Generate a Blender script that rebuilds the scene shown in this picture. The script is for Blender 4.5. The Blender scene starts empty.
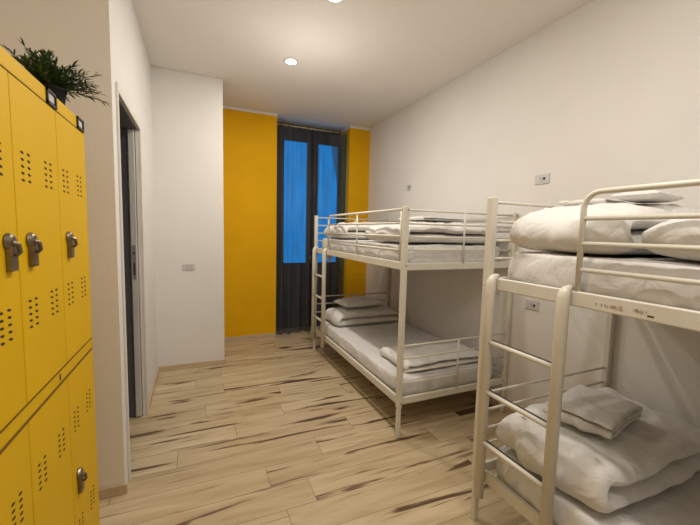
import bpy, bmesh, math, random
from mathutils import Vector, Matrix, noise
random.seed(7)
S = bpy.context.scene
COL = S.collection
PI = math.pi

# ------------------------------------------------------------------ materials
def mat(name, color, rough=0.6, metal=0.0, spec=0.5):
    m = bpy.data.materials.new(name); m.use_nodes = True
    b = m.node_tree.nodes['Principled BSDF']
    b.inputs['Base Color'].default_value = (*color, 1)
    b.inputs['Roughness'].default_value = rough
    b.inputs['Metallic'].default_value = metal
    b.inputs['Specular IOR Level'].default_value = spec
    return m

def N(m, t, **kw):
    n = m.node_tree.nodes.new(t)
    for k, v in kw.items():
        if hasattr(n, k): setattr(n, k, v)
    return n

def vary(m, c1, c2, scale=3.0, bump=0.0, bscale=40.0, stretch=(1, 1, 1), detail=4, bdist=0.01):
    """noise-driven colour variation and bump, object space"""
    nt = m.node_tree; L = nt.links; b = nt.nodes['Principled BSDF']
    tc = N(m, 'ShaderNodeTexCoord'); mp = N(m, 'ShaderNodeMapping')
    mp.inputs['Scale'].default_value = stretch
    L.new(tc.outputs['Object'], mp.inputs['Vector'])
    n1 = N(m, 'ShaderNodeTexNoise'); n1.inputs['Scale'].default_value = scale; n1.inputs['Detail'].default_value = detail
    L.new(mp.outputs[0], n1.inputs['Vector'])
    r = N(m, 'ShaderNodeValToRGB')
    r.color_ramp.elements[0].color = (*c1, 1); r.color_ramp.elements[0].position = 0.3
    r.color_ramp.elements[1].color = (*c2, 1); r.color_ramp.elements[1].position = 0.7
    L.new(n1.outputs['Fac'], r.inputs[0]); L.new(r.outputs[0], b.inputs['Base Color'])
    if bump:
        n2 = N(m, 'ShaderNodeTexNoise'); n2.inputs['Scale'].default_value = bscale; n2.inputs['Detail'].default_value = 5
        L.new(mp.outputs[0], n2.inputs['Vector'])
        bp = N(m, 'ShaderNodeBump'); bp.inputs['Strength'].default_value = bump; bp.inputs['Distance'].default_value = bdist
        L.new(n2.outputs['Fac'], bp.inputs['Height']); L.new(bp.outputs[0], b.inputs['Normal'])
    return m

M = {}
M['wall'] = vary(mat('plaster', (.76, .73, .69), .85, spec=.2), (.74, .71, .67), (.79, .76, .72), 1.5, .12, 60)
M['wall_bounce'] = vary(mat('bounce_plaster', (.7, .58, .42), .85, spec=.2), (.78, .71, .60), (.82, .75, .64), 1.5, .12, 60)  # white plaster with warm bounce from the lockers painted into its colour
M['ceil'] = vary(mat('ceiling_paint', (.74, .69, .61), .9, spec=.1), (.77, .73, .67), (.80, .76, .70), 1.2, .15, 50)
M['yellow_wall'] = vary(mat('yellow_paint', (.78, .42, .006), .75, spec=.2), (.74, .39, .002), (.80, .43, .003), 2.5, .2, 50)
M['locker'] = vary(mat('locker_yellow', (.72, .42, .004), .5, spec=.22), (.68, .415, .002), (.74, .45, .003), 2.2, .03, 90)
M['seam_shade'] = mat('seam_shade', (.16, .08, .005), .8)  # brown tone painted in for shade between the doors
M['black'] = mat('black_plastic', (.02, .018, .016), .5)
M['hole'] = mat('slot_dark', (.025, .014, .004), .9)
M['bronze'] = vary(mat('latch_metal', (.22, .18, .13), .35, .9), (.16, .13, .09), (.30, .25, .18), 30)
M['bronze_dark'] = mat('latch_dark', (.05, .04, .03), .4, .6)
M['card'] = vary(mat('card', (.6, .58, .52), .8), (.35, .33, .3), (.75, .73, .68), 120)
M['bed'] = vary(mat('cream_metal', (.74, .67, .53), .34, spec=.5), (.66, .62, .52), (.73, .69, .59), 4, .03, 120)
M['bolt'] = mat('bolt', (.12, .10, .09), .4, .7)
M['rung_dark_strip'] = mat('rung_dark_strip', (.03, .028, .03), .6)
M['trimwood'] = vary(mat('baseboard_wood', (.55, .42, .27), .5), (.50, .37, .23), (.62, .48, .32), 3, .05, 30, (1, 6, 6))
M['white_trim'] = vary(mat('white_trim', (.74, .70, .63), .5), (.71, .67, .60), (.77, .73, .66), 5)
M['door_leaf'] = vary(mat('door_leaf', (.58, .55, .50), .45), (.54, .51, .47), (.62, .58, .54), 4)
M['alu'] = vary(mat('door_hardware', (.45, .44, .43), .35, .8), (.40, .39, .38), (.5, .49, .48), 20)
M['hall_dark'] = vary(mat('hall_unlit_tone', (.10, .10, .12), .8), (.09, .09, .11), (.12, .12, .14), 3)  # near-black tone carries the darkness of the unlit hall
M['plastic_white'] = vary(mat('socket_plastic', (.6, .58, .56), .35), (.57, .55, .53), (.62, .60, .58), 20)
M['plastic_grey'] = vary(mat('socket_insert', (.5, .48, .45), .4), (.47, .45, .42), (.53, .51, .48), 20)
M['rod'] = vary(mat('rod_metal', (.55, .42, .22), .4, .5), (.5, .37, .2), (.6, .47, .26), 15)
M['frame_backlit'] = vary(mat('window_frame', (.035, .037, .045), .5), (.03, .032, .04), (.045, .047, .055), 8)  # near-black tone stands in for backlit shade on the frame
M['pot'] = vary(mat('pot', (.012, .012, .013), .8, spec=.15), (.010, .010, .011), (.02, .02, .02), 20)
M['soil'] = vary(mat('soil', (.03, .02, .012), .95), (.02, .014, .01), (.05, .035, .02), 60, .5, 80)
M['leaf'] = vary(mat('leaf', (.03, .08, .02), .55), (.015, .045, .014), (.06, .12, .03), 25)
M['stem'] = mat('stem', (.03, .05, .015), .7)
M['sticker'] = vary(mat('sticker_residue', (.4, .3, .2), .7), (.22, .15, .10), (.66, .58, .45), 70, detail=6)

def fabric(name, c1, c2, bump=.35, wr=9.0, rough=.9, stretch=(1, 1, 1)):
    m = mat(name, c1, rough, spec=.1)
    nt = m.node_tree; L = nt.links; b = nt.nodes['Principled BSDF']
    vary(m, c1, c2, 3, 0, stretch=stretch)
    tc = N(m, 'ShaderNodeTexCoord'); mp = N(m, 'ShaderNodeMapping'); mp.inputs['Scale'].default_value = stretch
    L.new(tc.outputs['Object'], mp.inputs['Vector'])
    n = N(m, 'ShaderNodeTexNoise'); n.inputs['Scale'].default_value = wr; n.inputs['Detail'].default_value = 3
    n.inputs['Distortion'].default_value = 1.2
    L.new(mp.outputs[0], n.inputs['Vector'])
    w = N(m, 'ShaderNodeTexNoise'); w.inputs['Scale'].default_value = 260
    L.new(tc.outputs['Object'], w.inputs['Vector'])
    b1 = N(m, 'ShaderNodeBump'); b1.inputs['Strength'].default_value = bump; b1.inputs['Distance'].default_value = .03
    L.new(n.outputs['Fac'], b1.inputs['Height'])
    b2 = N(m, 'ShaderNodeBump'); b2.inputs['Strength'].default_value = .12; b2.inputs['Distance'].default_value = .002
    L.new(w.outputs['Fac'], b2.inputs['Height']); L.new(b1.outputs[0], b2.inputs['Normal'])
    rn = N(m, 'ShaderNodeTexNoise'); rn.noise_type = 'RIDGED_MULTIFRACTAL'; rn.inputs['Scale'].default_value = 3.2; rn.inputs['Detail'].default_value = 2
    rn.inputs['Distortion'].default_value = .8
    L.new(mp.outputs[0], rn.inputs['Vector'])
    b3 = N(m, 'ShaderNodeBump'); b3.inputs['Strength'].default_value = .5; b3.inputs['Distance'].default_value = .010
    L.new(rn.outputs['Fac'], b3.inputs['Height']); L.new(b2.outputs[0], b3.inputs['Normal'])
    L.new(b3.outputs[0], b.inputs['Normal'])
    return m
M['duvet'] = fabric('duvet_cotton', (.72, .70, .665), (.78, .76, .72), .45, 8)
M['sheet'] = fabric('sheet_cotton', (.68, .66, .63), (.74, .72, .69), .45, 7)
M['towel'] = fabric('folded_linen', (.67, .645, .605), (.73, .705, .665), .3, 18)

def floor_material():
    m = mat('plank_floor', (.6, .45, .3), .42, spec=.4)
    nt = m.node_tree; L = nt.links; b = nt.nodes['Principled BSDF']
    tc = N(m, 'ShaderNodeTexCoord')
    br = N(m, 'ShaderNodeTexBrick'); br.offset = 0; br.offset_frequency = 2; br.squash = 1
    br.inputs['Scale'].default_value = 1; br.inputs['Brick Width'].default_value = 1.22; br.inputs['Row Height'].default_value = .193
    br.inputs['Mortar Size'].default_value = .0016; br.inputs['Mortar Smooth'].default_value = .3; br.inputs['Bias'].default_value = 0
    br.inputs['Color1'].default_value = (0, 0, 0, 1); br.inputs['Color2'].default_value = (1, 1, 1, 1); br.inputs['Mortar'].default_value = (.5, .5, .5, 1)
    sp = N(m, 'ShaderNodeSeparateXYZ'); L.new(tc.outputs['Object'], sp.inputs[0])
    d1 = N(m, 'ShaderNodeMath', operation='DIVIDE'); d1.inputs[1].default_value = .193; L.new(sp.outputs[1], d1.inputs[0])
    fl = N(m, 'ShaderNodeMath', operation='FLOOR'); L.new(d1.outputs[0], fl.inputs[0])
    wn = N(m, 'ShaderNodeTexWhiteNoise', noise_dimensions='1D'); L.new(fl.outputs[0], wn.inputs['W'])
    ml = N(m, 'ShaderNodeMath', operation='MULTIPLY_ADD'); ml.inputs[1].default_value = 1.22; L.new(wn.outputs['Value'], ml.inputs[0]); L.new(sp.outputs[0], ml.inputs[2])
    cx = N(m, 'ShaderNodeCombineXYZ'); L.new(ml.outputs[0], cx.inputs[0]); L.new(sp.outputs[1], cx.inputs[1])
    L.new(cx.outputs[0], br.inputs['Vector'])
    # per plank offset so grain breaks at joints
    sc = N(m, 'ShaderNodeVectorMath', operation='SCALE'); sc.inputs['Scale'].default_value = 9.0
    L.new(br.outputs['Color'], sc.inputs[0])
    ad = N(m, 'ShaderNodeVectorMath', operation='ADD'); L.new(tc.outputs['Object'], ad.inputs[0]); L.new(sc.outputs[0], ad.inputs[1])
    def noise_at(scale, stretch, detail=4, dist=0):
        mp = N(m, 'ShaderNodeMapping'); mp.inputs['Scale'].default_value = stretch; L.new(ad.outputs[0], mp.inputs['Vector'])
        n = N(m, 'ShaderNodeTexNoise'); n.inputs['Scale'].default_value = scale; n.inputs['Detail'].default_value = detail
        n.inputs['Distortion'].default_value = dist
        L.new(mp.outputs[0], n.inputs['Vector']); return n.outputs['Fac']
    def ramp(fac, stops):
        r = N(m, 'ShaderNodeValToRGB'); e = r.color_ramp.elements
        while len(e) < len(stops): e.new(.5)
        for i, (p, c) in enumerate(stops): e[i].position = p; e[i].color = (*c, 1)
        L.new(fac, r.inputs[0]); return r.outputs[0]
    def mix(fac, a, c, bt='MIX'):
        x = N(m, 'ShaderNodeMix', data_type='RGBA', blend_type=bt)
        if isinstance(fac, float): x.inputs[0].default_value = fac
        else: L.new(fac, x.inputs[0])
        L.new(a, x.inputs[6]); 
        if isinstance(c, tuple): x.inputs[7].default_value = (*c, 1)
        else: L.new(c, x.inputs[7])
        return x.outputs[2]
    base = ramp(noise_at(3.0, (.6, 5, 1), 5, .4), [(.30, (.50, .385, .225)), (.5, (.60, .48, .30)), (.72, (.67, .555, .37))])
    tone = ramp(br.outputs['Color'], [(0, (.86, .84, .80)), (1, (1.0, 1.0, 1.0))])
    base = mix(1.0, base, tone, 'MULTIPLY')
    fine = ramp(noise_at(30, (.25, 6, 1), 3), [(.35, (.92, .89, .85)), (.6, (1, 1, 1))])
    base = mix(.7, base, fine, 'MULTIPLY')
    # long dark splits
    big = ramp(noise_at(1.9, (.60, 6.6, 1), 4.5, .7), [(.598, (0, 0, 0)), (.640, (1, 1, 1))])
    col = mix(big, base, (.15, .095, .06))
    halo = ramp(noise_at(1.9, (.60, 6.6, 1), 4.5, .7), [(.57, (1, 1, 1)), (.65, (.74, .64, .54))])
    col = mix(.8, col, halo, 'MULTIPLY')
    thin = ramp(noise_at(3.0, (.6, 15, 1), 3, .3), [(.635, (0, 0, 0)), (.69, (.8, .8, .8))])
    col = mix(thin, col, (.17, .105, .065))
    col = mix(br.outputs['Fac'], col, (.20, .13, .08))
    L.new(col, b.inputs['Base Color'])
    bp = N(m, 'ShaderNodeBump'); bp.inputs['Strength'].default_value = .25; bp.inputs['Distance'].default_value = .003; bp.invert = True
    L.new(br.outputs['Fac'], bp.inputs['Height']); L.new(bp.outputs[0], b.inputs['Normal'])
    return m
M['floor'] = floor_material()

def curtain_mat(name, t):
    m = mat(name, (.05, .054, .062), .9, spec=.1)
    nt = m.node_tree; L = nt.links; b = nt.nodes['Principled BSDF']; out = nt.nodes['Material Output']
    vary(m, (.066, .069, .075), (.092, .096, .103), 6, .2, 300, (1, 1, .3))
    tr = N(m, 'ShaderNodeBsdfTransparent'); tr.inputs[0].default_value = (1, 1, 1, 1)
    mx = N(m, 'ShaderNodeMixShader')
    tc = N(m, 'ShaderNodeTexCoord'); mp = N(m, 'ShaderNodeMapping'); mp.inputs['Scale'].default_value = (1, .01, .05)
    L.new(tc.outputs['Object'], mp.inputs['Vector'])
    nz = N(m, 'ShaderNodeTexNoise'); nz.inputs['Scale'].default_value = 26; nz.inputs['Detail'].default_value = 3
    L.new(mp.outputs[0], nz.inputs['Vector'])
    mr = N(m, 'ShaderNodeMapRange'); mr.inputs['From Min'].default_value = .3; mr.inputs['From Max'].default_value = .7
    mr.inputs['To Min'].default_value = t - .10; mr.inputs['To Max'].default_value = t + .08
    L.new(nz.outputs['Fac'], mr.inputs['Value']); L.new(mr.outputs[0], mx.inputs[0])
    L.new(b.outputs[0], mx.inputs[1]); L.new(tr.outputs[0], mx.inputs[2]); L.new(mx.outputs[0], out.inputs['Surface'])
    return m
M['curtain'] = curtain_mat('curtain_cloth', .40)
def glass_mat():
    m = bpy.data.materials.new('pane_glass'); m.use_nodes = True; nt = m.node_tree; nt.nodes.clear()
    o = N(m, 'ShaderNodeOutputMaterial'); t = N(m, 'ShaderNodeBsdfTransparent'); g = N(m, 'ShaderNodeBsdfGlossy'); g.inputs['Roughness'].default_value = .05
    x = N(m, 'ShaderNodeMixShader'); x.inputs[0].default_value = .06; t.inputs[0].default_value = (.92, .95, 1, 1)
    nt.links.new(t.outputs[0], x.inputs[1]); nt.links.new(g.outputs[0], x.inputs[2]); nt.links.new(x.outputs[0], o.inputs[0]); return m
M['glass'] = glass_mat()
def emis(name, c, s):
    m = bpy.data.materials.new(name); m.use_nodes = True; b = m.node_tree.nodes['Principled BSDF']
    b.inputs['Emission Color'].default_value = (*c, 1); b.inputs['Emission Strength'].default_value = s; return m
M['lamp'] = emis('lamp_glow', (1, .95, .86), 14)

# ------------------------------------------------------------------ mesh helpers
def BM(): return bmesh.new()
def obj(name, bm, m, parent=None, smooth=False, bevel=0, autos=False):
    me = bpy.data.meshes.new(name)
    bmesh.ops.recalc_face_normals(bm, faces=bm.faces)
    bm.to_mesh(me); bm.free()
    for p in me.polygons: p.use_smooth = smooth
    ms = m if isinstance(m, (list, tuple)) else [m]
    for k in ms: me.materials.append(k)
    o = bpy.data.objects.new(name, me); COL.objects.link(o)
    if parent: o.parent = parent
    if bevel:
        md = o.modifiers.new('bevel', 'BEVEL'); md.width = bevel; md.segments = 3; md.limit_method = 'ANGLE'; md.angle_limit = math.radians(40)
    return o
def box(bm, x0, x1, y0, y1, z0, z1, mi=0):
    v = [bm.verts.new((x, y, z)) for x in (x0, x1) for y in (y0, y1) for z in (z0, z1)]
    for f in ((0, 1, 3, 2), (4, 6, 7, 5), (0, 4, 5, 1), (2, 3, 7, 6), (0, 2, 6, 4), (1, 5, 7, 3)):
        fc = bm.faces.new([v[i] for i in f]); fc.material_index = mi
def quadgrid(bm, rings, closed=True, cap=True):
    R = [[bm.verts.new(p) for p in r] for r in rings]
    n = len(R[0])
    for a, b in zip(R, R[1:]):
        for i in range(n if closed else n - 1):
            j = (i + 1) % n
            bm.faces.new((a[i], a[j], b[j], b[i]))
    if cap and closed:
        bm.faces.new(R[0][::-1]); bm.faces.new(R[-1])
    return R
def tube(bm, pts, r, seg=14, flat=1.0):
    pts = [Vector(p) for p in pts]; rings = []
    up = None
    for i, p in enumerate(pts):
        if i == 0: t = pts[1] - p
        elif i == len(pts) - 1: t = p - pts[i - 1]
        else: t = (pts[i + 1] - p).normalized() + (p - pts[i - 1]).normalized()
        t.normalize()
        if up is None:
            up = Vector((0, 0, 1)) if abs(t.z) < .9 else Vector((0, 1, 0))
        a = up - t * up.dot(t); a.normalize(); b = t.cross(a); up = a
        rr = r[i] if isinstance(r, (list, tuple)) else r
        rings.append([p + a * math.cos(2 * PI * k / seg) * rr + b * math.sin(2 * PI * k / seg) * rr * flat for k in range(seg)])
    quadgrid(bm, rings)
def lathe(bm, prof, seg=24, c=(0, 0, 0), axis='z'):
    rings = []
    for r, z in prof:
        r = max(r, 1e-4)
        if axis == 'z': rings.append([(c[0] + r * math.cos(2 * PI * k / seg), c[1] + r * math.sin(2 * PI * k / seg), c[2] + z) for k in range(seg)])
        elif axis == 'x': rings.append([(c[0] + z, c[1] + r * math.cos(2 * PI * k / seg), c[2] + r * math.sin(2 * PI * k / seg)) for k in range(seg)])
    quadgrid(bm, rings)
def empty(name, loc, label, cat, group=None, rz=0):
    o = bpy.data.objects.new(name, None); COL.objects.link(o); o.location = loc; o.rotation_euler = (0, 0, rz)
    o.empty_display_size = .1
    return tag(o, label, cat, group)
def tag(o, label, cat, group=None):
    o['label'] = label; o['category'] = cat
    if group: o['group'] = group
    return o
def struct(name, bm, m, **k):
    o = obj(name, bm, m, **k); 
    if not k.get('parent'): o['kind'] = 'structure'
    return o
def fbm(p, s, o=3):
    p = Vector(p) * s; v = 0; a = 1
    for _ in range(o): v += a * noise.noise(p); p = p * 2.03 + Vector((3.1, 1.7, 9.2)); a *= .5
    return v
def ridge(p, s, seed=0):
    q = Vector((p[0] * s[0] + seed, p[1] * s[1] - seed, p[2] * s[2] + seed * .5))
    q += Vector((noise.noise(q * .6), noise.noise(q * .6 + Vector((5, 5, 5))), 0)) * .8
    n = noise.noise(q)
    return (1 - min(1, abs(n) * 4)) ** 2

# ------------------------------------------------------------------ room constants
XL, XD, XR = -.95, -.391, 2.392
YB, YL, YW, YY = -1.25, 2.194, 4.010, 4.833
XW, XA, XB = .262, .998, 2.065
ZC = 3.045
T = .12
# floor
bm = BM(); box(bm, XL - T, XR + T, YB - T, YY + .60, -.1, 0); struct('floor', bm, M['floor'])
bm = BM(); box(bm, XL - T, XR + T, YB - T, YY + .60, ZC, ZC + .1); struct('ceiling', bm, M['ceil'])
bm = BM(); box(bm, XR, XR + T, YB - T, YY + .60, 0, ZC); struct('wall_right', bm, M['wall'])
bm = BM(); box(bm, XL - T, XR, YB - T, YB, 0, ZC); struct('wall_back', bm, M['wall'])
bm = BM(); box(bm, XL - T, XL, YB, YL, 0, ZC); struct('wall_left', bm, M['wall'])
# wall beside the lockers (faces camera); left wall with the doorway
DY0, DY1, DZ = 2.302, 3.11, 2.225
bm = BM(); box(bm, XL - T, XD - .001, YL, YL + .06, 0, ZC); struct('wall_left_nook', bm, M['wall_bounce'])
bm = BM()
box(bm, XD - T, XD, YL + .0005, DY0, 0, ZC); box(bm, XD - T, XD, DY1, YW, 0, ZC); box(bm, XD - T, XD, DY0, DY1, DZ, ZC)
struct('wall_left_doorway', bm, M['wall'])
bm = BM(); box(bm, XD - T, XW, YW, YY + .45, 0, ZC); struct('wall_far_block', bm, M['wall'], bevel=.006)
bm = BM(); box(bm, XW, XA, YY, YY + .45, 0, ZC - .035); struct('wall_far_left', bm, M['yellow_wall'])
bm = BM(); box(bm, XB, XR, YY, YY + .45, 0, ZC - .035); struct('wall_far_right', bm, M['yellow_wall'])
# plaster strip above the yellow paint
bm = BM(); box(bm, XW, XA + .005, YY - .012, YY + .45, ZC - .035, ZC); box(bm, XB - .005, XR, YY - .012, YY + .45, ZC - .035, ZC)
struct('trim_1', bm, M['white_trim'], bevel=.004)
# hall behind doorway
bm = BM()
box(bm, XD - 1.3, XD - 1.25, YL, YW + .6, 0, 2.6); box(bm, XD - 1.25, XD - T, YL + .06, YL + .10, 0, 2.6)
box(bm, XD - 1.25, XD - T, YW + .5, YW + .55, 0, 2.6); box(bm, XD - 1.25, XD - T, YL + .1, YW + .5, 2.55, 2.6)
struct('wall_hall', bm, M['hall_dark'])
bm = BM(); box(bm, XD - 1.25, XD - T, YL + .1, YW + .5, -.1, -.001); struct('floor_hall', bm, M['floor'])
# door frame (casing) around the opening
bm = BM()
c, w = .012, .045
box(bm, XD, XD + c, DY0 - .012, DY0 + .006, 0, DZ - .004)
box(bm, XD, XD + c, DY1 - .006, DY1 + w, 0, DZ + w)
box(bm, XD, XD + c, DY0 - .012, DY1 - .006, DZ - .004, DZ + w)
struct('trim_2', bm, M['white_trim'], bevel=.003)
bm = BM()
box(bm, XD - T - .005, XD - .002, DY0 + .0005, DY0 + .014, 0, DZ)      # near jamb
box(bm, XD - .022, XD - .002, DY1 - .016, DY1 - .0005, 0, DZ - .014)
struct('door_1_jamb', bm, M['white_trim']).name = 'trim_3'
bm = BM(); box(bm, XD - T - .005, XD - .012, DY0 + .014, DY1 - .017, DZ - .014, DZ); box(bm, XD - T - .005, XD - .078, DY1 - .016, DY1 - .0005, 0, DZ - .014); struct('trim_4', bm, M['hall_dark'])  # lintel and hall-side jamb coloured dark to read as unlit pocket
# sliding leaf edge peeping out of its pocket
bm = BM(); box(bm, XD - .066, XD - .028, DY1 - .045, DY1 - .0165, .012, DZ - .016)
leaf = struct('door_1', bm, M['door_leaf'], bevel=.003)
bm = BM(); box(bm, XD - .058, XD - .036, DY1 - .0475, DY1 - .0452, 1.10, 1.36); obj('lock_plate', bm, M['alu'], leaf)
bm = BM(); box(bm, XD - .052, XD - .042, DY1 - .0490, DY1 - .0477, 1.135, 1.225); obj('latch_slot', bm, M['black'], leaf)
bm = BM(); lathe(bm, [(.001, 0), (.008, 0), (.008, .002), (.001, .002)], 16)
o = obj('latch_button', bm, mat('button', (.03, .05, .14), .3), leaf); o.rotation_euler = (PI / 2, 0, 0); o.location = (XD - .047, DY1 - .0477, 1.30)
# dark back of the leaf pocket side of the hall
# baseboards
def bb(name, x0, x1, y0, y1, h=.058):
    bm = BM(); box(bm, x0, x1, y0, y1, 0, h); struct(name, bm, M['trimwood'], bevel=.003)
bb('baseboard_nook', XL, XD + .012, YL - .012, YL)
bb('baseboard_left', XD, XD + .012, DY1 + w, YW - .012)
bb('baseboard_far_block', XD, XW + .012, YW - .012, YW)
bb('baseboard_far_left', XW + .012, XA, YY - .012, YY)
bb('baseboard_block_side', XW, XW + .012, YW, YY)
bb('baseboard_far_right', XB, XR - .012, YY - .012, YY)
bb('baseboard_right', XR - .012, XR, YB, YY)
bb('baseboard_near_left', XL, XL + .012, YB, YL - .012)

# ------------------------------------------------------------------ french window in the recess
WY = YY + .36
bm = BM()
P = [(1.165, 1.54), (1.69, 2.04)]      # pane spans in x
PZ0, PZ1 = 1.0, 2.82
box(bm, XA, XB, WY, WY + .06, PZ1, ZC); box(bm, XA, XB, WY, WY + .06, 0, PZ0)
box(bm, XA, P[0][0], WY, WY + .06, PZ0, PZ1); box(bm, P[0][1], P[1][0], WY, WY + .06, PZ0, PZ1); box(bm, P[1][1], XB, WY, WY + .06, PZ0, PZ1)
win = struct('window_1', bm, M['frame_backlit'])
for a, b_ in P:
    bm = BM(); box(bm, a, b_, WY + .025, WY + .031, PZ0, PZ1); obj('window_pane', bm, M['glass'], win)
    bm = BM()
    box(bm, a, a + .012, WY - .012, WY, PZ0, PZ1); box(bm, b_ - .012, b_, WY - .012, WY, PZ0, PZ1)
    box(bm, a + .012, b_ - .012, WY - .012, WY, PZ1 - .012, PZ1); box(bm, a + .012, b_ - .012, WY - .012, WY, PZ0, PZ0 + .012)
    obj('window_bead', bm, M['frame_backlit'], win)
bm = BM(); tube(bm, [(1.585, WY - .01, 1.02), (1.585, WY - .045, 1.02), (1.585, WY - .05, 1.13)], .009, 10); obj('window_handle', bm, M['alu'], win, smooth=True)

# rod
RY = YY + .10; RZ = 2.945
rod = empty('curtain_rod', (1.53, RY, RZ), 'thin brass-coloured curtain rod across the top of the window recess', 'curtain rod')
bm = BM(); tube(bm, [(-.528, 0, 0), (.53, 0, 0)], .009, 12); obj('pole', bm, M['rod'], rod, smooth=True)
for s in (-1, 1):
    bm = BM(); box(bm, s * .528 - .005, s * .528 + .005, -.016, .016, -.022, .022); obj('bracket', bm, M['rod'], rod, bevel=.002)

def curtain(x0, x1, z0, z1, folds, seed, label, drift=0.0):
    root = empty('curtain', ((x0 + x1) / 2, RY, 0), label, 'curtain', 'dark curtains over the window')
    W = x1 - x0; nu, nv = 120, 60; rings = []
    bm = BM(); G = []
    for j in range(nv + 1):
        v = j / nv; z = z0 + (z1 - z0) * v; row = []
        for i in range(nu + 1):
            u = i / nu
            x = -W / 2 + W * u
            amp = .030 + .006 * math.sin(v * 3 + seed)
            wob = .10 * noise.noise(Vector((u * 2.2, v * 1.6, seed)))
            y = amp * math.sin(2 * PI * folds * (u + wob * .5) + seed) + .012 * noise.noise(Vector((u * 6, v * 2, seed + 4)))
            if v > .97: y *= .75
            # hem pools and swings a little at the floor
            k = max(0, 1 - v / .16)
            y -= .045 * k * k * (0.6 + noise.noise(Vector((u * 3, 0, seed))))
            x += .012 * noise.noise(Vector((u * 4, v * 3, seed + 9))) * (1 - v) 
            zz = z + (.010 * math.sin(2 * PI * folds * 2 * u + seed) if j == nv else 0) + (.012 * noise.noise(Vector((u * 5, 1, seed))) if j == 0 else 0)
            row.append(bm.verts.new((x, y, zz)))
        G.append(row)
    for a, b_ in zip(G, G[1:]):
        for i in range(nu): bm.faces.new((a[i], a[i + 1], b_[i + 1], b_[i]))
    obj('drape', bm, M['curtain'], root, smooth=True)
    n = folds + 1
    for k in range(n):
        bm = BM(); x = -W / 2 + .02 + (W - .04) * k / (n - 1)
        lathe(bm, [(.012, -.004), (.017, -.004), (.017, .004), (.012, .004), (.012, -.004)], 20, (x, 0, RZ), 'x')
        obj('ring', bm, M['rod'], root, smooth=False)
    return root
cl = curtain(XA + .012, 1.53, .012, 2.925, 4, 1.3, 'dark charcoal sheer curtain, left one at the yellow wall, with blue dusk light behind')
cr = curtain(1.545, XB - .02, .012, 2.925, 4, 4.4, 'dark charcoal sheer curtain, right one behind the far bunk, with a slanting folded corner')
# folded-over corner of the right curtain
bm = BM(); pts = []
for j in range(21):
    v = j / 20; z = 2.90 - 1.35 * v; wdt = .10 + .17 * (1 - v) ** .8
    row = [bm.verts.new((.235 - wdt * (i / 8) * (1 - v * .6), -.042 - .006 * math.sin(i * 1.3 + j * .3), z)) for i in range(9)]
    pts.append(row)
for a, b_ in zip(pts, pts[1:]):
    for i in range(8): bm.faces.new((a[i], a[i + 1], b_[i + 1], b_[i]))
obj('folded_edge', bm, M['curtain'], cr, smooth=True)

# ------------------------------------------------------------------ downlights
def downlight(x, y, label):
    r = empty('ceiling_downlight', (x, y, ZC), label, 'ceiling light', 'recessed ceiling downlights')
    bm = BM(); lathe(bm, [(.058, 0), (.062, -.004), (.056, -.009), (.048, -.008), (.048, 0)], 32); obj('trim_ring', bm, M['white_trim'], r, smooth=True)
    bm = BM(); lathe(bm, [(.047, -.001), (.047, -.008), (.034, -.016), (.015, -.020), (.001, -.021)], 32); obj('lamp_lens', bm, M['lamp'], r, smooth=True)
    return r
lights = [(.807, 3.307), (.85, 2.30), (.85, 1.10), (.85, -.10)]
labs = ['glowing round ceiling downlight nearest the window', 'glowing round ceiling downlight cut by the top edge of the photo']
for i, (x, y) in enumerate(lights):
    if i < 2: downlight(x, y, labs[i])
    l = bpy.data.lights.new('downlight_lamp', 'AREA'); l.shape = 'DISK'; l.size = .10
    l.energy = [13.5, 12.5, 11.5, 10][i]; l.color = (1, .94, .865); l.spread = PI
    o = bpy.data.objects.new('downlight_lamp', l); COL.objects.link(o); o.location = (x, y, ZC - .026)

for x, y, e in ((.85, 2.9, 10.5), (.80, .6, 14.5)):
    l = bpy.data.lights.new('room_fill', 'POINT'); l.shadow_soft_size = .28; l.energy = e; l.color = (1, .955, .895)
    o = bpy.data.objects.new('room_fill', l); COL.objects.link(o); o.location = (x, y, 2.45)

# ------------------------------------------------------------------ lockers
LX = -.432; LY1 = 1.842; LZ = 1.93; CW = .320
NCOL = 4; LY0 = LY1 - .012 - NCOL * CW - .012
lk = empty('metal_locker', ((LX + XL + .01) / 2, (LY0 + LY1) / 2, 0), 'tall yellow two-tier metal locker unit standing along the left wall', 'locker')
ox, oy = lk.location.x, lk.location.y
def LB(x0, x1, y0, y1, z0, z1, bm): box(bm, x0 - ox, x1 - ox, y0 - oy, y1 - oy, z0, z1)
bm = BM(); LB(XL + .01, LX - .018, LY0, LY1, .0, LZ, bm); LB(LX - .018, LX, LY0, LY1, 1.884, LZ, bm)
LB(LX - .018, LX - .002, LY0, LY1, 0, .075, bm); LB(LX - .018, LX - .003, LY0, LY1, .961, 1.005, bm)
LB(LX - .018, LX, LY1 - .010, LY1, .0, 1.884, bm); LB(LX - .018, LX, LY0, LY0 + .010, .0, 1.884, bm)
obj('body', bm, M['locker'], lk, bevel=.002)
bm = BM(); LB(LX - .0182, LX - .0155, LY0 + .01, LY1 - .01, .076, 1.8838, bm); 
for zz in (.9563, 1.0053, 1.8803): LB(LX - .0156, LX + .0012, LY0 + .011, LY1 - .011, zz + .0006, zz + .0027, bm)
obj('gap_shade', bm, M['seam_shade'], lk)  # dark sheet and front strips stand in for shade in the door gaps
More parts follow.
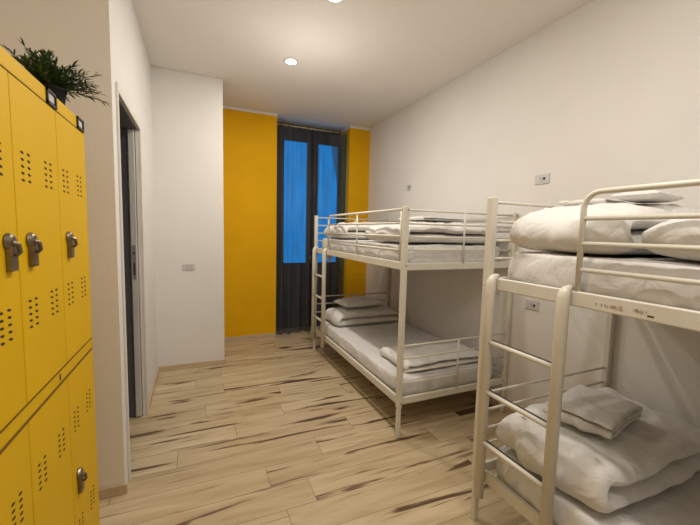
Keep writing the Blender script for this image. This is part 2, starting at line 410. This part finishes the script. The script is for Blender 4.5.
def slot_cluster(dy, z, parent, sp=.040):
    for cc in (-.5, .5):
        bm = BM()
        for rr in range(5):
            zc = z + (rr - 2) * .0185; yc = dy + cc * sp
            # small slanted oblong hole
            ring = []
            for k in range(12):
                a = 2 * PI * k / 12
                ring.append((.0006, yc + 0.0098 * math.cos(a), zc + .0036 * math.sin(a) - .12 * 0.0098 * math.cos(a)))
            f = bm.faces.new([bm.verts.new(p) for p in ring])
            ring2 = [bm.verts.new((.0001, p[1], p[2])) for p in ring]
            for k in range(12): bm.faces.new((f.verts[k], f.verts[(k + 1) % 12], ring2[(k + 1) % 12], ring2[k]))
        obj('vent', bm, M['hole'], parent)
def lock(yc, zc, parent):
    bm = BM()
    lathe(bm, [(.001, 0), (.021, 0), (.022, .004), (.019, .011), (.014, .015), (.001, .016)], 24, (0, yc, zc + .022), 'x')
    box(bm, 0.0001, .014, yc - .012, yc + .020, zc - .052, zc + .015)
    tube(bm, [(.012, yc - .006, zc + .02), (.022, yc + .002, zc + .016), (.024, yc + .006, zc - .004), (.016, yc + .004, zc - .014)], [.006, .006, .005, .004], 10)
    o = obj('lock', bm, [M['bronze']], parent, smooth=False, bevel=.002)
    return o
for tier, (z0, z1) in enumerate(((1.010, 1.880), (.080, .956))):
    for cidx in range(NCOL):
        y0 = LY0 + .012 + cidx * CW; y1 = y0 + CW
        d = None
        bm = BM(); box(bm, -.015, 0, -CW / 2 + .0020, CW / 2 - .0020, z0, z1)
        d = obj('door', bm, M['locker'], lk, bevel=.0018); d.location = (LX + .0005 - ox, (y0 + y1) / 2 - oy, 0)
        if cidx in (0, 3): pass
        vy = (-.088, .072)
        vz = (1.655, 1.248) if tier == 0 else (.762, .325)
        for z in vz:
            for y in vy: slot_cluster(y, z, d)
        ly = .100 if cidx in (0, 1) else -.094
        if tier == 0: lock(ly, 1.433, d)
        elif cidx in (1, 3): lock(-.098 if cidx == 3 else .10, .525, d)
        else:
            bm = BM(); lathe(bm, [(.001, 0), (.012, 0), (.011, .003), (.001, .004)], 20, (0.0003, ly, .525), 'x'); obj('lock_hole', bm, M['bronze_dark'], d)
    if tier == 0:
        for yb in (LY1 - .012 - CW, LY1 - .045):
            yc = yb - .036 if yb < LY1 - .1 else LY1 - .06
            bm = BM()
            a, b_, h0, h1, t = yc - .040, yc + .040, 1.884, 1.930, .008
            LB(LX, LX + .006, a, b_, h0, h0 + t, bm); LB(LX, LX + .006, a, b_, h1 - t, h1, bm); LB(LX, LX + .006, a, a + t, h0, h1, bm); LB(LX, LX + .006, b_ - t, b_, h0, h1, bm)
            LB(LX - .001, LX + .002, a + .002, b_ - .002, h0 + .002, h1 - .002, bm)
            f = obj('label_holder', bm, M['black'], lk)
            bm = BM(); LB(LX + .002, LX + .003, a + .018, b_ - .018, h0 + .012, h1 - .012, bm); obj('label_card', bm, M['card'], f)
# small keyhole on the band between the tiers
bm = BM(); LB(LX - .003, LX - .001, 1.445, 1.452, .972, .992, bm); obj('keyhole', bm, M['hole'], lk)

# ------------------------------------------------------------------ potted plant
pl = empty('potted_plant', (-.515, 1.765, LZ), 'small bushy green plant in a black pot on top of the yellow lockers', 'plant')
bm = BM(); lathe(bm, [(.001, .001), (.036, .001), (.048, .085), (.051, .087), (.051, .098), (.046, .098), (.044, .080), (.001, .080)], 28); obj('pot', bm, M['pot'], pl, smooth=False)
bm = BM(); lathe(bm, [(.001, .0805), (.043, .0805), (.035, .088), (.001, .092)], 20); obj('soil', bm, M['soil'], pl, smooth=True)
bmL = BM(); bmS = BM(); rnd = random.Random(3)
def leaf_blade(bm, p, d, L_, w, up):
    d = d.normalized(); s = d.cross(up); 
    if s.length < 1e-3: s = Vector((1, 0, 0))
    s.normalize(); n = s.cross(d)
    rows = []
    for k, (t, ww) in enumerate(((0, .15), (.25, .8), (.5, 1), (.78, .6), (1, .02))):
        c = p + d * L_ * t - Vector((0, 0, 1)) * L_ * .25 * t * t
        rows.append((bm.verts.new(c - s * w * ww), bm.verts.new(c + n * w * .25 * ww), bm.verts.new(c + s * w * ww)))
    for a, b_ in zip(rows, rows[1:]):
        bm.faces.new((a[0], a[1], b_[1], b_[0])); bm.faces.new((a[1], a[2], b_[2], b_[1]))
for k in range(105):
    az = rnd.uniform(0, 2 * PI); el = rnd.uniform(.28, 1.45); Ls = rnd.uniform(.085, .155) * (1.0 if el < 1 else .8)
    d = Vector((math.cos(az) * math.cos(el), math.sin(az) * math.cos(el), math.sin(el)))
    p = Vector((rnd.uniform(-.02, .02), rnd.uniform(-.02, .02), .085)); pts = [p.copy()]
    nseg = 8
    for i in range(nseg):
        d = (d + Vector((rnd.uniform(-.08, .08), rnd.uniform(-.08, .08), -.045))).normalized()
        p = p + d * Ls / nseg; pts.append(p.copy())
        if i >= 1:
            for q in range(3):
                sd = Vector((rnd.uniform(-1, 1), rnd.uniform(-1, 1), rnd.uniform(-.3, .9)))
                leaf_blade(bmL, p, d * .9 + sd * .75, rnd.uniform(.022, .042), rnd.uniform(.0028, .0042), Vector((0, 0, 1)))
    leaf_blade(bmL, p, d, .04, .004, Vector((0, 0, 1)))
    tube(bmS, pts, .0011, 5)
obj('foliage', bmL, M['leaf'], pl); obj('stems', bmS, M['stem'], pl)

# ------------------------------------------------------------------ sockets and switch
def socket(loc, rz, label, cat='wall socket', sw=False, name='wall_socket', w=.118, h=.075, grp='wall sockets on the right wall'):
    r = empty(name, loc, label, cat, grp, rz)    # faces local -y
    bm = BM(); box(bm, -w / 2, w / 2, -.009, 0, -h / 2, h / 2); obj('cover_plate', bm, M['plastic_white'], r, bevel=.004)
    bm = BM()
    n = 3
    for k in range(n):
        x = (k - 1) * .0235
        box(bm, x - .0105, x + .0105, -.0115, -.0091, -.0215, .0215)
    obj('module', bm, M['plastic_white'] if not sw else M['plastic_grey'], r, bevel=.001)
    if not sw:
        bm = BM()
        lathe(bm, [(.001, 0), (.0105, 0), (.0105, .0012), (.001, .0012)], 20)
        o = obj('socket_hole', bm, M['black'], r); o.rotation_euler = (PI / 2, 0, 0); o.location = (.0235 * (1 if rz > 0 else -1) * -1, -.0116, 0)
        bm = BM()
        for z in (-.009, 0, .009): box(bm, -.0025, .0025, -.0122, -.0116, z - .0022, z + .0022)
        o = obj('pin_hole', bm, M['black'], r); o.location.x = 0
    return r
# right wall: local -y must point to -x  => rotate by -90deg
socket((XR, 1.887, 1.932), -PI / 2, 'white rectangular wall socket above the near bunk bed')
socket((XR, 1.895, .966), -PI / 2, 'white wall socket low on the wall seen through the near bunk ladder')
socket((XR, 3.709, 2.06), -PI / 2, 'small white wall socket high above the far bunk bed', w=.085, h=.07)
socket((-.083, YW, 1.092), 0, 'white light switch plate on the white wall block beside the yellow wall', 'light switch', True, 'light_switch', .118, .07, None)

# ------------------------------------------------------------------ bunk bed
BX0, BX1, BL = 1.331, 2.362, 2.005     # left posts, right posts, length
PW = .019
ZT = 1.686
def make_bunk():
    root = empty('bunk_bed', (0, 0, 0), '', 'bunk bed', 'cream metal bunk beds along the right wall')
    W = BX1 - BX0; L = BL
    # origin at near-left post; x to wall, y to far
    for px in (0, W):
        for py in (0, L):
            bm = BM()
            box(bm, px - .015, px + .015, py - .015, py + .015, 0, .30)
            box(bm, px - .019, px + .019, py - .019, py + .019, .235, 1.25)
            box(bm, px - .0195, px + .0195, py - .0195, py + .0195, 1.245, ZT)
            o = obj('post', bm, M['bed'], root, bevel=.006)
            for z in (.265, 1.272, ZT - .025):
                bm = BM(); sd = -1 if py == 0 else 1
                lathe(bm, [(.001, 0), (.0055, 0), (.0045, .003), (.001, .0035)], 10)
                b2 = obj('bolt', bm, M['bolt'], o); b2.rotation_euler = (-sd * PI / 2, 0, 0); b2.location = (px + .006, py + sd * .0193, z)
    g = .021
    for z0 in (.252, 1.237):
        for px in (0, W):
            bm = BM(); box(bm, px - .012, px + .012, g, L - g, z0, z0 + .058); obj('side_rail', bm, M['bed'], root, bevel=.005)
        for py in (0, L):
            bm = BM(); box(bm, g, W - g, py - .010, py + .010, z0, z0 + .052); obj('end_rail', bm, M['bed'], root, bevel=.005)
        for k in range(15):
            y = .08 + k * (L - .16) / 14
            bm = BM(); box(bm, .0125, W - .0125, y - .016, y + .016, z0 + .006, z0 + .016); obj('slat', bm, M['bed'], root)
    for py in (0, L):
        for zs, zr in (((1.662, 1.568, 1.474, 1.384), 1.285), ((.688, .594, .492, .408), .30)):
            bm = BM()
            for z in zs: tube(bm, [(g - .006, py, z), (W - g + .006, py, z)], .0068, 10)
            for xx in (W * .5,): tube(bm, [(xx, py - .011, zr), (xx, py - .011, zs[0])], .0072, 10)
            obj('end_guard', bm, M['bed'], root, smooth=True)
    def guard(px, ya, yb, curved, bars, zb=1.293, name='guard_rail'):
        bm = BM(); r = .060
        if curved:
            pts = [(px, yb, zb), (px, yb, 1.667 - r)]
            for k in range(1, 9):
                a = PI / 2 * k / 8; pts.append((px, yb - r + r * math.cos(a), 1.667 - r + r * math.sin(a)))
            pts += [(px, .016, 1.667)]
            tube(bm, pts, .0105, 14)
            tube(bm, [(px, ya, zb), (px, ya, 1.660)], .0085, 12)
        else:
            tube(bm, [(px, ya, 1.650), (px, yb, 1.650)], .0075, 10)
        for z in bars: tube(bm, [(px, ya, z), (px, yb, z)], .0085 if curved else .0068, 12)
        ym = (ya + yb) / 2
        tube(bm, [(px, ym, zb), (px, ym, 1.66)], .0075, 10)
        obj(name, bm, M['bed'], root, smooth=True)
    guard(0, .055, L - .448, True, (1.571, 1.477, 1.378))
    guard(W, g - .004, L - g + .004, False, (1.56, 1.47, 1.38))
    # ladder hooked over the upper side rail
    lx = -.036; ya, yb = L - .055, L - .420
    lad = None
    bm = BM()
    for y in (ya, yb):
        pts = [(lx + .046, y, 1.303), (lx + .030, y, 1.304), (lx + .014, y, 1.297), (lx + .004, y, 1.282), (lx, y, 1.262), (lx, y, 1.2), (lx, y, .178)]
        tube(bm, pts, [.009, .012, .018, .022, .0235, .0235, .0235], 18, 1.0)
    lad = obj('ladder', bm, M['bed'], root, smooth=True)
    for z in (.985, .735, .475):
        bm = BM(); tube(bm, [(lx - .004, ya - .018, z), (lx - .004, yb + .018, z)], .011, 12)
        rg = obj('rung', bm, M['bed'], lad, smooth=True)
    for z in (.985, .735, .475):
        bm = BM(); box(bm, lx + .004, lx + .012, yb + .022, ya - .022, z + .006, z + .011); obj('rung_dark_strip', bm, M['rung_dark_strip'], lad)  # thin dark strip along the upper side of each rung
    return root
bed1 = make_bunk()
def copy_tree(o, parent=None):
    c = o.copy(); COL.objects.link(c)
    if parent: c.parent = parent
    for ch in list(o.children): copy_tree(ch, c)
    return c
BY1, BY2 = 2.094, 1.314 - BL
bed2 = copy_tree(bed1)
bed1.location = (BX0, BY1, 0); bed2.location = (BX0, BY2, 0)
bed1['label'] = 'cream metal bunk bed at the far end, wholly in view, near the curtained window'
bed2['label'] = 'cream metal bunk bed in the right foreground, cut off by the photo edge'
# worn sticker residue on near bunk rail
for (ya, yb, m_, z0, z1) in ((.700, .795, 'sticker', 1.252, 1.272), (.628, .668, 'sticker', 1.256, 1.274), (.610, .628, 'black', 1.252, 1.257)):
    bm = BM(); random.seed(int(ya * 1000))
    n = 26
    for k in range(n if m_ == 'sticker' else 1):
        y = ya + (yb - ya) * k / n; ww = (yb - ya) / n * random.uniform(.5, 1.1) if m_ == 'sticker' else yb - ya
        zz0 = z0 + random.uniform(0, .009) if m_ == 'sticker' else z0
        zz1 = z1 - random.uniform(0, .009) if m_ == 'sticker' else z1
        if m_ == 'sticker' and random.random() < .25: continue
        box(bm, -.0127, -.0119, y - BY2, y + ww - BY2, zz0, zz1)
    s = obj('worn_sticker', bm, M[m_], bed2); s['label'] = 'worn brown sticker residue'

# ------------------------------------------------------------------ bedding
BODIES = []
def mattress(bed, by, z0, label, seed, hz=.072):
    W = BX1 - BX0; hx, hy = (W - .042) / 2, (BL - .056) / 2
    r = empty('mattress', (BX0 + W / 2, by + BL / 2, z0), label, 'mattress', 'white sheeted mattresses in the bunks')
    nx, ny = 46, 92; bm = BM()
    def P(u, v, top):
        # u,v in -1..1 ; superellipse rounding at rim
        return None
    rings = []
    # rings from bottom centre outwards over side to top centre
    prof = [(0.0, -1), (.97, -1), (1, -.80), (1.004, -.2), (1.0, .45), (.99, .80), (.97, .96), (.93, 1.0), (.85, 1.0), (.7, 1.0), (.5, 1.0), (.3, 1.0), (.1, 1.0)]
    n = 220
    per = []
    for k in range(n):
        a = 2 * PI * k / n; c, s = math.cos(a), math.sin(a); e = 12
        rr = (abs(c) ** e + abs(s) ** e) ** (-1 / e); per.append((rr * c, rr * s))
    for (f, zz) in prof:
        ring = []
        for (px, py) in per:
            if f < .93: 
                x, y = px * f * hx / .93 * .93, py * (hy - (1 - f) * hx) 
                x = px * (hx - (1 - f) * hx)
            else:
                x = px * (hx - (1 - f) * .5); y = py * (hy - (1 - f) * .5)
            z = zz * hz
            q = (x, y, z + seed)
            side = 1 if abs(zz) < .95 else 0
            if side:
                d = .007 * fbm(q, 6) + .012 * (ridge((x + y * .8, x + y * .8 + z * 2.2, z * .35), (9, 9, 9), seed) - .6)
                x += px * d; y += py * d
            elif zz >= .95:
                z += .005 * fbm(q, 4) + .006 * ridge(q, (5, 2.2, 1), seed) - (.003 if f > .9 else 0)
            ring.append((x, y, z + hz))
        rings.append(ring)
    quadgrid(bm, rings)
    r_body = obj('mattress_body', bm, M['sheet'], r, smooth=True); BODIES.append(r_body)
    return r

def fold_mesh(L, W, t, layers, seed, puff=.5, wr=.012, ragged=.02, droop=0.0, slump=0.0, taper=.0, pinch=0.0):
    """thick sheet folded zig-zag along local x; width along local y; base at z=0"""
    path = []   # (u, z, nx, nz, layer)
    ns, nf = 26, 10
    d = -1; z = t / 2
    for k in range(layers):
        a, b_ = (L / 2, -L / 2) if d < 0 else (-L / 2, L / 2)
        sh = ragged * noise.noise(Vector((k * 3.3, seed, 1)))
        a0 = a - (t / 2 if k > 0 else 0) * (1 if a > 0 else -1); b0 = b_ - (t / 2 if k < layers - 1 else 0) * (1 if b_ > 0 else -1)
        for i in range(ns + 1):
            q = i / ns; path.append((a0 + (b0 - a0) * q, z, 0, 1 if d > 0 else -1, k))
        if k < layers - 1:
            for i in range(1, nf):
                an = PI * i / nf
                path.append((b0 + d * (t / 2) * math.sin(an), z + t / 2 - (t / 2) * math.cos(an), d * math.sin(an), -math.cos(an), k))
            z += t; d = -d
    # normals: outward side of travel; keep one consistent side (right-hand of travel)
    n = len(path); nv = 34; bm = BM(); rings = []
    P2 = [Vector((p[0], p[1])) for p in path]
    H = layers * t
    for i in range(n):
        tg = (P2[min(i + 1, n - 1)] - P2[max(i - 1, 0)]).normalized(); nn = Vector((-tg.y, tg.x))
        e_s = min(i, n - 1 - i) / 3.0
        es = math.sqrt(max(.02, 1 - max(0, 1 - e_s) ** 2))
        ring = []
        def vert(v, side):
            ev = max(0.0, 1 - abs(v) ** 6) ** .5
            th = t / 2 * max(.06, ev * es) * .995
            c = P2[i] + nn * th * side
            lay = path[i][4]
            wloc = W / 2 * (1 + ragged * 1.6 * noise.noise(Vector((P2[i].x * 4, lay * 2.7, seed))) - taper * (P2[i].y / max(H, 1e-3)))
            rag = ragged * noise.noise(Vector((v * 2.2, lay * 5.1 + seed, 3)))
            x = c.x + rag; y = v * wloc; zc = c.y
            return Vector((x, y, zc))
        for j in range(nv + 1): ring.append(vert(-1 + 2 * j / nv, 1))
        for j in range(nv + 1): ring.append(vert(1 - 2 * j / nv, -1))
        R2 = []
        for p in ring:
            q = Vector((p.x, p.y, p.z * .6)) + Vector((seed * 2.1, seed, 0))
            f = max(0, p.z / H)
            bx = 1 - min(1, abs(p.x) / (L / 2)) ** 3; by = 1 - min(1, abs(p.y) / (W / 2)) ** 3
            edge = bx * by
            dz = puff * t * .5 * (edge - .45) * f + wr * 1.3 * fbm(q, 5) * f + wr * .9 * ridge(q, (6, 3.5, 2), seed) * f - slump * f * (1 - edge)
            dz -= droop * f * max(0, p.x / (L / 2)) 
            dx = wr * fbm(q + Vector((7, 0, 0)), 6); dy = wr * fbm(q + Vector((0, 9, 0)), 6)
            sc = 1 - pinch * f
            R2.append((p.x * sc + dx, p.y * sc + dy, max(.0005, p.z + dz)))
        rings.append(R2)
    quadgrid(bm, rings)
    return bm

def bedding(name, bmf, m, loc, rz, label, cat, group=None):
    o = obj(name, bmf, m, smooth=True); o.location = loc; o.rotation_euler = (0, 0, rz)
    return tag(o, label, cat, group)

def pillow_mesh(L, W, H, seed, wr=.006, n1=4, sag=0):
    bm = BM(); rings = []; nu, nv = 30, 40
    top = []
    G = {}
    def pt(u, v, s):
        e = ((1 - abs(u) ** 3.2) * (1 - abs(v) ** 3.2)) ** .5
        pin = 1 - .07 * (abs(u) ** 2) * (1 - abs(v) ** 2) * 0
        x = u * L / 2 * (1 - .06 * (1 - abs(v) ** 2) * (abs(u) > .999) * 0) ; y = v * W / 2
        # corners stick out slightly
        x *= 1 - .05 * (1 - v * v) * abs(u); y *= 1 - .05 * (1 - u * u) * abs(v)
        z = s * H / 2 * e
        q = Vector((x + seed, y, z)); 
        if s > 0: z += (wr * fbm(q, 8) + wr * ridge(q, (9, 6, 3), seed)) * (e + .1)
        z = H / 2 + (z if s > 0 else z * .98) - H * .0
        x += wr * fbm(q + Vector((4, 0, 0)), 9) ; y += wr * fbm(q + Vector((0, 4, 0)), 9)
        return (x, y, max(.001, z - sag * (abs(u) ** 2)))
    for i in range(nu + 1):
        u = -1 + 2 * i / nu
        u = math.copysign(min(.998, abs(u)), u) if abs(u) > .998 else u
        ring = [pt(u, -1 + 2 * j / nv, 1) for j in range(nv + 1)] + [pt(u, 1 - 2 * j / nv, -1) for j in range(1, nv)]
        rings.append(ring)
    quadgrid(bm, rings); bmesh.ops.remove_doubles(bm, verts=bm.verts, dist=.0003)
    return bm

MZ = .2705; MZU = 1.2555
mattress(bed1, BY1, MZ, 'white sheeted mattress on the lower bunk of the far bed', 1)
mt = mattress(bed1, BY1, MZU, 'white sheeted mattress on the upper bunk of the far bed', 2, .080)
bm = BM(); rows = []
for j in range(9):
    v = j / 8; ww = .075 * (1 - v) + .006
    rows.append([(-.36 + .03 * v + ww * (k / 6 - .5) * 2, BL / 2 - .0145 + .003 * math.sin(k * 1.7 + j * .5) * (1 - v * .3), .05 - .20 * v) for k in range(7)])
quadgrid(bm, rows, closed=False, cap=False)
o = obj('hanging_sheet_corner', bm, M['sheet'], mt, smooth=True)
md = o.modifiers.new('thickness', 'SOLIDIFY'); md.thickness = .002
mattress(bed2, BY2, MZ, 'white sheeted mattress on the lower bunk of the near bed', 3)
mattress(bed2, BY2, MZU, 'creased white sheeted mattress on the upper bunk of the near bed', 4, .085)
ZL = MZ + .149; ZU1 = MZU + .164; ZU = MZU + .174
G1 = 'folded white duvets in the bunks'; G2 = 'folded linen lying on the duvets'
def rest_on(o, base):
    from mathutils.bvhtree import BVHTree
    bpy.context.view_layer.update()
    t = BVHTree.FromPolygons([base.matrix_world @ v.co for v in base.data.vertices], [list(p.vertices) for p in base.data.polygons])
    best = 9
    for v in o.data.vertices:
        w_ = o.matrix_world @ v.co
        if v.co.z > .03: continue
        h = t.ray_cast(Vector((w_.x, w_.y, 5)), Vector((0, 0, -1)))
        if h[0] is not None: best = min(best, w_.z - h[0].z)
    if best < 9: o.location.z -= best - .003
# near bed, lower
d_ = bedding('folded_duvet', fold_mesh(.87, .55, .098, 2, 3.1, .55, .016, .05, pinch=.06), M['duvet'], (1.832, .992, ZL), 0, 'thick folded white duvet on the lower bunk of the near bed', 'duvet', G1)
rest_on(d_, BODIES[2])
rest_on(bedding('folded_linen', fold_mesh(.36, .27, .022, 3, 5.7, .5, .006, .03), M['towel'], (1.72, 1.0, ZL + .245), .2, 'small stack of folded off-white linen on the lower duvet of the near bed', 'bed linen', G2), d_)
# near bed, upper
d_ = bedding('folded_duvet', fold_mesh(.92, .52, .098, 2, 7.1, .6, .012, .04, pinch=.03, slump=.012), M['duvet'], (1.848, .992, ZU), 0, 'thick folded white duvet on the upper bunk of the near bed', 'duvet', G1)
rest_on(d_, BODIES[3])
rest_on(bedding('flat_duvet', fold_mesh(.90, .84, .074, 2, 9.9, .5, .018, .025), M['duvet'], (1.855, .285, ZU), 0, 'loosely spread white duvet on the upper bunk of the near bed, running out of frame', 'duvet', G1), BODIES[3])
rest_on(bedding('folded_linen', fold_mesh(.30, .20, .012, 2, 2.2, .5, .005, .03), M['towel'], (1.80, 1.12, ZU + .192), .2, 'thin folded off-white linen on the upper duvet of the near bed', 'bed linen', G2), d_)
rest_on(bedding('small_pillow', pillow_mesh(.30, .17, .045, 6.6), M['duvet'], (1.80, .90, ZU + .195), .15, 'small soft white pillow on top of the upper duvet of the near bed', 'pillow'), d_)
# far bed, lower
d_ = bedding('folded_duvet', fold_mesh(.80, .42, .078, 2, 12.4, .5, .012, .04, pinch=.05), M['duvet'], (1.84, 3.78, ZL), 0, 'rolled and folded white duvet at the far end of the lower far bunk', 'duvet', G1)
rest_on(d_, BODIES[0])
rest_on(bedding('pillow', pillow_mesh(.54, .32, .10, 4.2), M['duvet'], (1.80, 3.82, ZL + .166), .1, 'white pillow on the folded duvet of the lower far bunk', 'pillow'), d_)
rest_on(bedding('flat_duvet', fold_mesh(.76, .44, .040, 2, 15.8, .5, .010, .04), M['duvet'], (1.86, 2.42, ZL), 0, 'flat folded white duvet at the near end of the lower far bunk', 'duvet', G1), BODIES[0])
# far bed, upper
rest_on(bedding('folded_duvet', fold_mesh(.88, .66, .082, 2, 18.2, .5, .014, .04, pinch=.05), M['duvet'], (1.84, 3.65, ZU1), 0, 'folded white duvet at the window end of the upper far bunk', 'duvet', G1), BODIES[1])
d_ = bedding('folded_duvet', fold_mesh(.92, .70, .075, 2, 21.2, .5, .014, .04, pinch=.05), M['duvet'], (1.86, 2.50, ZU1), 0, 'folded white duvet at the near end of the upper far bunk', 'duvet', G1)
rest_on(d_, BODIES[1])
rest_on(bedding('folded_linen', fold_mesh(.50, .34, .014, 2, 24.2, .5, .005, .03), M['towel'], (1.90, 2.55, ZU1 + .150), .1, 'thin folded off-white linen on the near upper duvet of the far bed', 'bed linen', G2), d_)

# ------------------------------------------------------------------ world and camera
w = bpy.data.worlds.new('dusk'); S.world = w; w.use_nodes = True
w.node_tree.nodes['Background'].inputs[0].default_value = (.0, .36, .95, 1)
w.node_tree.nodes['Background'].inputs[1].default_value = 1.38
cd = bpy.data.cameras.new('camera'); cam = bpy.data.objects.new('camera', cd); COL.objects.link(cam); S.camera = cam
F, YAW, PIT, ROL = 349.92, .4124, .0875, .0246
cy, sy = math.cos(YAW), math.sin(YAW)
fwd = Vector((sy * math.cos(PIT), cy * math.cos(PIT), -math.sin(PIT))); right = Vector((cy, -sy, 0)); up = right.cross(fwd)
r_ = right * math.cos(ROL) + up * math.sin(ROL); u_ = up * math.cos(ROL) - right * math.sin(ROL)
m3 = Matrix((r_, u_, -fwd)).transposed()
cam.matrix_world = Matrix.Translation((0, 0, 1.5)) @ m3.to_4x4()
cd.sensor_width = 36; cd.lens = F / 700 * 36; cd.clip_start = .05
S.view_settings.view_transform = 'Standard'; S.view_settings.look = 'None'; S.view_settings.exposure = 0.0
